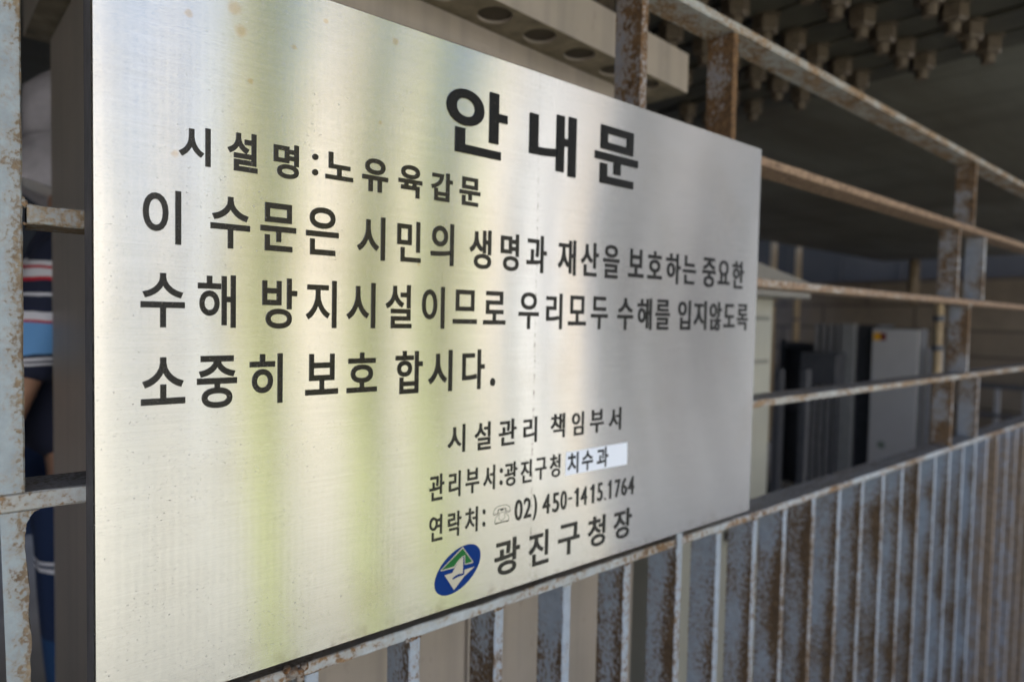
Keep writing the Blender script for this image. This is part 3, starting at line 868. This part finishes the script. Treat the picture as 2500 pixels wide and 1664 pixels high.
bmesh.ops.create_cone(bm, segments=20, radius1=0.022, radius2=0.022, depth=0.001, cap_ends=True, matrix=Matrix.Translation((-0.0129, 0.05, -0.395 + ZB)) @ Matrix.Rotation(math.pi / 2, 4, 'Y'))
link("round_mark", bm, simple("green_smudge", (0.17, 0.20, 0.16), 0.6), wc)

# pipes
def pipe(x, y, z0, z1, label, clamps=(), mat=M_PIPE, rr=0.016):
    p = tag(empty("conduit_pipe", (x, y, 0)), label, "pipe", "thin upright conduit pipes")
    bm = bmesh.new(); tube(bm, [(0, 0, z0), (0, 0, z1)], rr, 12); link("tube", bm, mat, p, True)
    for z in clamps:
        bm = bmesh.new(); tube(bm, [(0, 0, z - 0.012), (0, 0, z + 0.012)], rr + 0.005, 12); link("clamp", bm, M_DARK, p)
    return p
pipe(6.72, 2.86, 0.0, 3.2, "tan conduit rising between the pale cabinet and the dark louvred housing", (0.1 + ZB, 0.35 + ZB), rr=0.034)
pipe(6.2, 2.86, 0.0, 3.2, "tan conduit rising behind the gabled cap of the pale cabinet", (0.5 + ZB,), rr=0.034)
pipe(3.0, 0.372, 0.0, 0.44 + ZB, "tan conduit with dark clamps right of the off white metal cabinet", (0.222 + ZB, 0.345 + ZB), rr=0.0165)
pipe(6.6, 1.69, 0.5 + ZB, 0.92 + ZB, "short tan conduit on the brown block wall above the off white metal cabinet", (), M_PIPED, 0.045)

# dark posts standing in the gap left of the louvred unit
def post(x, y, z1, label, mat=M_GREYM, wid=0.022):
    p = tag(empty("steel_post", (x, y, 0)), label, "post", "grey posts behind the pale cabinet")
    bm = bmesh.new(); box(bm, -wid, wid, -wid, wid, 0.008, z1, 0.003); link("shaft", bm, mat, p)
    bm = bmesh.new(); box(bm, -wid * 2.4, wid * 2.4, -wid * 2.4, wid * 2.4, 0, 0.0078); link("base_plate", bm, M_DARK, p)
post(3.4, 1.27, 0.05 + ZB, "grey post nearest the pale cabinet's edge", M_POSTG)
post(3.4, 1.12, 0.06 + ZB, "grey post beside the dark louvred housing", M_POSTG)
post(4.05, 0.70, 0.19 + ZB, "grey post just right of the off white metal cabinet", M_GREYM, 0.03)
L_ = tag(empty("storage_rack", (4.5, 1.62, 0)), "dark rack standing in the gloom left of the louvred housing", "rack")
L("frame", [(0, 0.04, -0.15, -0.11, 0, 1.12), (0, 0.04, 0.2, 0.24, 0, 1.12), (0, 0.03, -0.11, 0.2, 1.06, 1.1), (0, 0.03, -0.11, 0.2, 0.6, 0.64)], M_DARK, L_)
L("panel", [(0.042, 0.06, -0.15, 0.24, 0.05, 1.1)], M_DARK2, L_)

# low railing on the right
rl = tag(empty("low_railing", (6.4, 0.75, 0)), "dim grey railing in front of the brown block wall at far right", "railing")
L("rail", [(-0.02, 0.02, -1.4, 0.45, -0.20 + ZB, -0.165 + ZB)], M_DARK, rl)
L("rail", [(-0.02, 0.02, -1.4, 0.45, -0.44 + ZB, -0.41 + ZB)], M_DARK, rl)
pp = L("baluster", [(-0.018, 0.018, -0.018, 0.018, 0, -0.20 + ZB)], M_GREYM, rl)
pp.location = (0, 0.4, 0)
for i in range(1, 10): copy_part(pp, rl, (0, 0.4 - 0.19 * i, 0))

# ================================================================== THE PERSON BEHIND THE FENCE
per = tag(empty("person", (0.10, 1.15, 0)), "person in a grey brimmed hat, face mask and striped navy shirt left of the cabinet", "person")
M_SKIN = simple("skin", (0.52, 0.29, 0.19), 0.5, var=0.08, scale=30)
M_HAT = simple("hat_cloth", (0.46, 0.43, 0.46), 0.9, var=0.3, scale=9, bump=0.4)
M_MASK = simple("mask_cloth", (0.72, 0.70, 0.70), 0.8, var=0.03)
M_TROU = None
def band_mat(name, base, bands):
    k = NT(name)
    z = k.sep(k.wpos())[2]
    wob = k.math('MULTIPLY', k.math('SUBTRACT', k.noise(k.wpos(), 18, 2, 0.5), 0.5), 0.012)
    z = k.math('ADD', z, wob)
    c = base
    for z0, z1, col in bands:
        m = k.math('MULTIPLY', k.math('GREATER_THAN', z, z0), k.math('LESS_THAN', z, z1))
        c = k.mix(m, c, col)
    k.set('Base Color', c)
    k.set('Roughness', 0.85)
    k.set('Normal', k.bump(k.noise(k.wpos(), 30, 3, 0.5), 0.3, 0.01))
    return k.m
NAVY, WHT, RED, SKYB = (0.018, 0.022, 0.05), (0.78, 0.76, 0.80), (0.55, 0.025, 0.045), (0.17, 0.40, 0.75)
M_SHIRT = band_mat("striped_shirt", NAVY, [(0.4025 + ZB, 0.416 + ZB, WHT), (0.398 + ZB, 0.4045 + ZB, RED), (0.380 + ZB, 0.398 + ZB, WHT), (0.372 + ZB, 0.380 + ZB, RED),
                                           (0.338 + ZB, 0.346 + ZB, WHT), (0.304 + ZB, 0.311 + ZB, WHT)])
M_SLEEVE = band_mat("striped_sleeve", NAVY, [(z0 + ZB, z1 + ZB, c_) for z0, z1, c_ in (
    (0.394, 0.406, WHT), (0.390, 0.396, RED), (0.374, 0.390, WHT), (0.3666, 0.374, RED), (0.336, 0.342, WHT),
    (0.293, 0.309, WHT), (0.288, 0.293, RED), (0.228, 0.288, SKYB), (0.216, 0.222, WHT), (0.207, 0.212, WHT))])
M_TROU = band_mat("navy_trousers", (0.012, 0.028, 0.085), [(-0.204 + ZB, -0.196 + ZB, WHT), (-0.219 + ZB, -0.210 + ZB, WHT), (-0.9 + ZB, -0.36 + ZB, (0.02, 0.07, 0.19))])

def skin(name, chains, mat, parent, root=0, sub=2):
    """chains: list of [(x,y,z,r),...]; a later chain starts at an existing vertex when its first entry is an int."""
    me = bpy.data.meshes.new(name)
    vs, es, rr = [], [], []
    for ch in chains:
        prev = None
        for q in ch:
            if isinstance(q, int): prev = q; continue
            vs.append(q[:3]); rr.append(q[3])
            if prev is not None: es.append((prev, len(vs) - 1))
            prev = len(vs) - 1
    me.from_pydata(vs, es, [])
    me.materials.append(mat)
    o = bpy.data.objects.new(name, me)
    COL.objects.link(o)
    o.parent = parent
    m = o.modifiers.new("skin", 'SKIN')
    m.use_smooth_shade = True
    for i, d in enumerate(me.skin_vertices[0].data):
        d.radius = (rr[i], rr[i]) if not isinstance(rr[i], tuple) else rr[i]
        d.use_root = (i == root)
    s = o.modifiers.new("sub", 'SUBSURF')
    s.levels = s.render_levels = sub
    return o
# local frame: origin at the ground under the pelvis; faces -X, left arm at -Y
body = [[(0.0, 0, 0.95, .085), (0.0, 0, 1.10, .095), (-0.01, 0, 1.27, .125), (0.0, 0, 1.40, .10), (-0.005, 0, 1.47, .055), (-0.02, 0, 1.53, .058)],
        [5, (-0.035, 0, 1.60, .086), (-0.03, 0, 1.68, .084), (-0.025, 0, 1.735, .05)],
        [3, (-0.02, -0.15, 1.39, .045), (-0.068, -0.182, 1.26, .043), (-0.122, -0.20, 1.13, .043), (-0.150, -0.20, 1.05, .038), (-0.185, -0.19, 0.93, .032), (-0.225, -0.18, 0.83, .024), (-0.238, -0.18, 0.775, .028)],
        [3, (-0.0, 0.16, 1.39, .058), (0.02, 0.20, 1.25, .047), (0.04, 0.215, 1.12, .042), (0.05, 0.215, 1.0, .036), (0.055, 0.215, 0.87, .025), (0.055, 0.215, 0.81, .028)],
        [0, (0.0, -0.09, 0.86, .078), (-0.01, -0.10, 0.68, .072), (-0.015, -0.10, 0.50, .062), (0.005, -0.10, 0.32, .056), (0.02, -0.10, 0.10, .038), (-0.01, -0.10, 0.05, .04), (-0.13, -0.11, 0.035, .033)],
        [0, (0.0, 0.09, 0.86, .078), (0.0, 0.10, 0.68, .072), (0.0, 0.10, 0.50, .062), (0.015, 0.10, 0.32, .056), (0.03, 0.10, 0.10, .038), (0.0, 0.10, 0.05, .04), (-0.12, 0.11, 0.035, .033)]]
def n_of(chs, k): return sum(1 for ch in chs[:k] for q in ch if not isinstance(q, int))
hl, hr_ = n_of(body, 3) - 1, n_of(body, 4) - 1
for hi_, (hx, hy, hz) in ((hl, (-0.238, -0.18, 0.775)), (hr_, (0.055, 0.215, 0.81))):
    for q, (dx, ln) in enumerate(((-0.026, .062), (-0.009, .072), (0.008, .068), (0.024, .052))):
        body.append([hi_, (hx + dx, hy, hz - 0.035, .0095), (hx + dx * 1.1 - 0.003, hy + 0.006, hz - 0.035 - ln * .55, .0085), (hx + dx * 1.1 - .008, hy + 0.02, hz - 0.035 - ln, .0075)])
    body.append([hi_, (hx - 0.034, hy + 0.01, hz + 0.006, .011), (hx - 0.046, hy + 0.022, hz - 0.022, .0095), (hx - 0.048, hy + 0.03, hz - 0.048, .008)])
skin("body", body, M_SKIN, per)
# face: nose, ears, brows pressed on as one small mesh each
bm = bmesh.new()
bmesh.ops.create_icosphere(bm, subdivisions=2, radius=0.016, matrix=Matrix.Translation((-0.122, 0, 1.585)) @ Matrix.Diagonal((1.2, .8, 1.4, 1)))
link("nose", bm, M_SKIN, per, True)
for s in (-1, 1):
    bm = bmesh.new()
    bmesh.ops.create_icosphere(bm, subdivisions=2, radius=0.03, matrix=Matrix.Translation((-0.02, s * 0.085, 1.59)) @ Matrix.Diagonal((.65, .3, 1.1, 1)))
    link("ear", bm, M_SKIN, per, True)
    bm = bmesh.new()
    bmesh.ops.create_icosphere(bm, subdivisions=2, radius=0.010, matrix=Matrix.Translation((-0.099, s * 0.033, 1.62)))
    link("eye", bm, simple("eye_dark", (0.03, 0.02, 0.015), 0.2), per, True)
# mask over the lower face
bm = bmesh.new()
bmesh.ops.create_uvsphere(bm, u_segments=24, v_segments=14, radius=1.0, matrix=Matrix.Translation((-0.05, 0, 1.545)) @ Matrix.Diagonal((.088, .086, .062, 1)))
bmesh.ops.delete(bm, geom=[v for v in bm.verts if v.co.x > -0.035], context='VERTS')
bmesh.ops.solidify(bm, geom=bm.faces[:], thickness=0.002)
link("face_mask", bm, M_MASK, per, True)
# hair at the back of the head
bm = bmesh.new()
bmesh.ops.create_uvsphere(bm, u_segments=24, v_segments=14, radius=1.0, matrix=Matrix.Translation((-0.02, 0, 1.645)) @ Matrix.Diagonal((.1, .094, .105, 1)))
bmesh.ops.delete(bm, geom=[v for v in bm.verts if v.co.x < -0.045 and v.co.z < 1.66], context='VERTS')
link("hair", bm, simple("hair_dark", (0.02, 0.015, 0.012), 0.5), per, True)
# bucket hat: soft dome and a brim that droops in front
bm = bmesh.new()
N = 40
prof = [(0.002, 1.765), (0.04, 1.762), (0.075, 1.748), (0.098, 1.715), (0.106, 1.67), (0.108, 1.625), (0.114, 1.592), (0.138, 1.525), (0.160, 1.447), (0.157, 1.444), (0.134, 1.518)]
rings = []
for r_, z_ in prof:
    ring = []
    for i in range(N):
        t = 2 * math.pi * i / N
        q = 1 + 0.03 * math.sin(3 * t + z_ * 40) * (1 if z_ < 1.62 else 0.3)
        ring.append(bm.verts.new((-0.005 + r_ * math.cos(t) * 1.05 * q, r_ * math.sin(t) * q, z_ + (0.006 * math.sin(3 * t + 1) - 0.09 * math.cos(t) * min(1, (1.6 - z_) / 0.17) if z_ < 1.6 else 0))))
    rings.append(ring)
for A, B in zip(rings, rings[1:]):
    for i in range(N): bm.faces.new((A[i], A[(i + 1) % N], B[(i + 1) % N], B[i]))
bm.faces.new(rings[0][::-1])
bmesh.ops.recalc_face_normals(bm, faces=bm.faces[:])
for v in bm.verts:
    q_ = noise.noise(v.co * 14.0) * 0.010 + noise.noise(v.co * 34.0) * 0.004
    v.co += Vector((v.co.x + 0.005, v.co.y, 0)).normalized() * q_
hat = link("hat", bm, M_HAT, per, True)
bm = bmesh.new()
tube(bm, [(-0.005 + 0.1165 * math.cos(2 * math.pi * i / 48), 0.1105 * math.sin(2 * math.pi * i / 48), 1.600 + 0.006 * math.sin(4 * math.pi * i / 48)) for i in range(49)], 0.004, 8, False)
link("hat_band", bm, simple("hat_band_grey", (0.32, 0.30, 0.32), 0.9), hat, True)
# clothing
shirt = [[(0.0, 0, 0.90, (.150, .185)), (0.0, 0, 1.05, (.140, .17)), (-0.01, 0, 1.25, (.145, .17)), (0.0, 0, 1.39, (.115, .13)), (-0.002, 0, 1.455, (.068, .068))]]
skin("shirt", shirt, M_SHIRT, per)
for s in (-1, 1):
    pts = [(-0.015, -0.14, 1.395, .078), (-0.06, -0.178, 1.29, .068), (-0.095, -0.19, 1.20, .064), (-0.118, -0.195, 1.135, .059), (-0.126, -0.196, 1.108, .057)] if s < 0 else \
          [(0.0, 0.14, 1.395, .078), (0.01, 0.185, 1.29, .066), (0.012, 0.20, 1.20, .060), (0.01, 0.207, 1.125, .055)]
    skin("sleeve", [pts], M_SLEEVE, per)
tr = [[(0.0, 0, 0.97, .15), (0.0, -0.085, 0.86, .115), (-0.01, -0.10, 0.68, .1), (-0.012, -0.10, 0.48, .082), (0.01, -0.10, 0.28, .072), (0.018, -0.10, 0.09, .066)],
      [0, (0.0, 0.085, 0.86, .115), (0.0, 0.10, 0.68, .1), (0.0, 0.10, 0.48, .082), (0.02, 0.10, 0.28, .072), (0.028, 0.10, 0.09, .066)]]
skin("trousers", tr, M_TROU, per)
for s in (-1, 1):
    bm = bmesh.new()
    bmesh.ops.create_uvsphere(bm, u_segments=20, v_segments=12, radius=1, matrix=Matrix.Translation((-0.05, s * 0.105, 0.045)) @ Matrix.Diagonal((.14, .052, .055, 1)))
    for v in bm.verts: v.co.z = max(v.co.z, 0.002)
    link("shoe", bm, M_DARK, per, True)

# ================================================================== STREET SIDE (seen only as reflections in the plate)
M_BEIGEW = simple("sunlit_render", (0.52, 0.46, 0.34), 0.9, var=0.08, scale=1.5)
M_WHITEW = simple("white_render", (0.52, 0.53, 0.545), 0.85, var=0.04, scale=1.5)
M_WHITEB = simple("bright_render", (0.57, 0.58, 0.60), 0.85, var=0.03, scale=1.5)
M_BLUEG = simple("blue_grey_render", (0.40, 0.43, 0.50), 0.8, var=0.05)
M_PINKB = simple("pale_pink_render", (0.72, 0.64, 0.55), 0.85, var=0.04)
M_OLIVE = simple("olive_render", (0.40, 0.42, 0.27), 0.85, var=0.06)
M_DARKS = simple("dark_strip", (0.11, 0.11, 0.12), 0.9, var=0.1)
M_PALES = simple("pale_strip", (0.22, 0.22, 0.22), 0.9, var=0.1)
M_GREYP = simple("pier_concrete", (0.140, 0.148, 0.162), 0.9, var=0.1, scale=1.5)
M_PAVE = simple("paving", (0.285, 0.285, 0.25), 0.9, var=0.1, scale=0.8)
M_BARK = simple("bark", (0.12, 0.09, 0.06), 0.95, var=0.3, scale=12, bump=0.4)
def leaf_mat(name, a, b_):
    k = NT(name)
    oi = k.n("ShaderNodeNewGeometry")
    k.set('Base Color', k.mix(oi.outputs['Random Per Island'], a, b_))
    k.set('Roughness', 0.5)
    tr_ = k.n("ShaderNodeBsdfTranslucent")
    tr_.inputs[0].default_value = (*b_, 1)
    mx = k.n("ShaderNodeMixShader")
    mx.inputs[0].default_value = 0.45
    out = k.t.nodes["Material Output"]
    k.l(k.b.outputs[0], mx.inputs[1]); k.l(tr_.outputs[0], mx.inputs[2]); k.l(mx.outputs[0], out.inputs[0])
    return k.m
M_LEAF = leaf_mat("leaf", (0.20, 0.25, 0.04), (0.34, 0.37, 0.09))
M_GRASS = simple("grass_wedge", (0.23, 0.26, 0.10), 0.9, var=0.25, scale=14)
M_ASPH = simple("road_asphalt", (0.140, 0.146, 0.158), 0.9, var=0.12, scale=3)

bm = bmesh.new()
box(bm, -59, 59, -59, -1.2, GS + 0.0002, GS + 0.004)
tag(link("pavement", bm, M_PAVE), kind="structure")["label"] = "sunlit pavement on the street side of the fence"

def tree(x, y, h, r, seed, label, n=2600):
    t = tag(empty("street_tree", (x, y, GS)), label, "tree", "trees across the pavement")
    rnd = random.Random(seed)
    bm = bmesh.new()
    tube(bm, [(0, 0, 0), (0.03, 0.02, h * .3), (-0.02, 0.04, h * .6), (0.02, 0, h * .92)], [0.11, 0.085, 0.06, 0.02], 8)
    for i in range(7):
        a, z = rnd.uniform(0, 6.28), h * rnd.uniform(.3, .7)
        tube(bm, [(0, 0, z), (r * .4 * math.cos(a), r * .4 * math.sin(a), z + h * .08), (r * .8 * math.cos(a), r * .8 * math.sin(a), z + h * .15)], [.04, .03, .012], 6)
    link("trunk", bm, M_BARK, t)
    bm = bmesh.new()
    clumps = []
    for i in range(60):
        a, q, z = rnd.uniform(0, 6.28), math.sqrt(rnd.random()), rnd.random()
        rr = r * (0.55 + 0.45 * math.sin(math.pi * min(1, z * 0.9 + 0.1)))
        clumps.append((rr * q * math.cos(a), rr * q * math.sin(a), h * (0.08 + 0.9 * z), rnd.uniform(.22, .42)))
    for i in range(n):
        cx, cy, cz, cr = clumps[i % len(clumps)]
        p = Vector((cx, cy, cz)) + Vector((rnd.gauss(0, 1), rnd.gauss(0, 1), rnd.gauss(0, 1))) * cr * .6
        p.z = max(p.z, 0.05)
        u = Vector((rnd.uniform(-1, 1), rnd.uniform(-1, 1), rnd.uniform(-.6, .6))).normalized()
        v = u.cross(Vector((rnd.uniform(-1, 1), rnd.uniform(-1, 1), rnd.uniform(-1, 1)))).normalized()
        s = rnd.uniform(.06, .11)
        bm.faces.new([bm.verts.new(p + d) for d in (-u * s, -v * s * .5, u * s, v * s * .5)])
    link("crown", bm, M_LEAF, t)

def wall(name, x0, x1, y0, y1, h, mat, label, cat="wall"):
    o = empty(name, ((x0 + x1) / 2, (y0 + y1) / 2, GS))
    tag(o, label, cat)
    bm = bmesh.new()
    cx, cy = (x0 + x1) / 2, (y0 + y1) / 2
    box(bm, x0 - cx, x1 - cx, y0 - cy, y1 - cy, 0.004, h, 0.01)
    link("masonry", bm, mat, o)
    bm = bmesh.new()
    box(bm, x0 - cx - .04, x1 - cx + .04, y0 - cy - .04, y1 - cy + .04, h + .001, h + .09)
    link("coping", bm, mat, o)
    return o
T = lambda tan, D, xp: xp + tan * D          # where a reflection seen at xp on the plate comes from
wall("white_building", -9, T(.27, 12, .1), -13, -12, 7.0, M_WHITEW, "white building glowing in the left of the plate's reflection", "building")
def streak_strips(o, D_, specs, hh):  # strips added on the walls to make streaks in the plate's reflection
    for t0, t1, xp, m in specs:
        bm = bmesh.new()
        y = -D_ - o.location.y
        box(bm, T(t0, D_, xp) - o.location.x, T(t1, D_, xp) - o.location.x, y + 0.002, y + 0.12, 0.004, hh)
        link("reflection_strip", bm, m, o)
wb_ = SC.objects["white_building"]
streak_strips(wb_, 12, ((.115, .122, .02, M_GREYP), (.172, .18, .05, M_PINKB), (.243, .252, .09, M_BLUEG), (.14, .155, .035, M_BLUEG), (.195, .225, .07, M_BLUEG), (.085, .10, .0, M_PINKB)), 6.9)
bb_ = wall("beige_building", T(.27, 12, .1) + .1, 21, -18, -17, 10.0, M_BEIGEW, "beige building behind the trees in the plate's reflection", "building")
streak_strips(bb_, 17, ((.405, .412, .18, M_OLIVE), (.432, .438, .19, M_GREYP), (.75, .757, .36, M_OLIVE), (.80, .81, .4, M_GREYP), (.385, .455, .18, M_PINKB), (.53, .56, .25, M_PINKB), (.575, .61, .28, M_OLIVE), (.735, .785, .36, M_PINKB), (.69, .72, .33, M_OLIVE)), 9.8)
wall("white_wall", T(.83, 4.5, .41), T(1.07, 4.5, .545), -4.8, -4.5, 5.5, M_WHITEB, "bright wall making the pale streak right of the plate's middle")
ww_ = SC.objects["white_wall"]
streak_strips(ww_, 4.5, ((.885, .90, .45, M_BLUEG), (.955, .985, .49, M_PINKB), (1.02, 1.03, .52, M_BLUEG)), 5.3)
pr_ = wall("concrete_pier", T(1.085, 5.5, .553), 18.0, -7, -5.5, 8.0, M_GREYP, "grey concrete pier reflected in the right end of the plate", "pier")
# made-up grass wedges shaped for the plate's reflection, and the road on the right
for i, (t0, t1, xp) in enumerate(((.30, .35, .13), (.46, .53, .23), (.605, .685, .295))):
    bm = bmesh.new()
    prism = [(T(t0, 1.3, xp), -1.3), (T(t1, 1.3, xp), -1.3), (T(t1, 11.5, xp), -11.5), (T(t0, 11.5, xp), -11.5)]
    a = [bm.verts.new((x, y, GS + 0.008)) for x, y in prism]
    b = [bm.verts.new((x, y, GS + 0.0041)) for x, y in prism]
    bm.faces.new(a); bm.faces.new(b[::-1])
    for q in range(4): bm.faces.new((a[q], b[q], b[(q + 1) % 4], a[(q + 1) % 4]))
    bmesh.ops.recalc_face_normals(bm, faces=bm.faces[:])
    tag(link("reflection_grass", bm, M_GRASS), kind="structure")
bm = bmesh.new()
prism = [(T(1.085, 0.9, .553), -0.9), (40, -0.9), (40, -30), (T(1.085, 30, .553), -30)]
a = [bm.verts.new((x, y, GS + 0.0085)) for x, y in prism]
b = [bm.verts.new((x, y, GS + 0.0041)) for x, y in prism]
bm.faces.new(a); bm.faces.new(b[::-1])
for q in range(4): bm.faces.new((a[q], b[q], b[(q + 1) % 4], a[(q + 1) % 4]))
bmesh.ops.recalc_face_normals(bm, faces=bm.faces[:])
tag(link("road", bm, M_ASPH), kind="structure")
streak_strips(pr_, 5.5, ((1.16, 1.18, .6, M_DARKS), (1.27, 1.285, .66, M_PALES), (1.43, 1.46, .75, M_DARKS), (1.60, 1.63, .86, M_DARKS), (1.50, 1.52, .80, M_PALES)), 7.9)
D = 8
for i, (t0, t1, xp) in enumerate(((.295, .355, .13), (.455, .535, .23), (.60, .685, .295))):
    xa, xb = T(t0, D, xp), T(t1, D, xp)
    tree((xa + xb) / 2, -D, 9.0, (xb - xa) / 2 * 1.05, i, ("widest street tree, reflected as the greenest streak", "middle street tree of the row, reflected left of the heading", "street tree nearest the bright wall in the reflection")[i])
for i, (t, xp, wd) in enumerate(((.2, .075, .10), (1.36, .711, .10), (1.54, .81, .07))):
    D2 = 11 if i == 0 else 3.6
    o = tag(empty("lamp_post" if i == 0 else "sign_post", (T(t, D2, xp), -D2, GS)), ("slim grey lamp post before the white building", "dark post before the pier, the wider of two", "dark post before the pier, the slimmer of two")[i], "post")
    bm = bmesh.new(); tube(bm, [(0, 0, 0.004), (0, 0, 4.5)], wd, 12); link("shaft", bm, M_GREYM, o, True)
    bm = bmesh.new(); tube(bm, [(0, 0, 0.0041), (0, 0, 0.14)], wd * 1.7, 12); link("base", bm, M_GREYM, o, True)
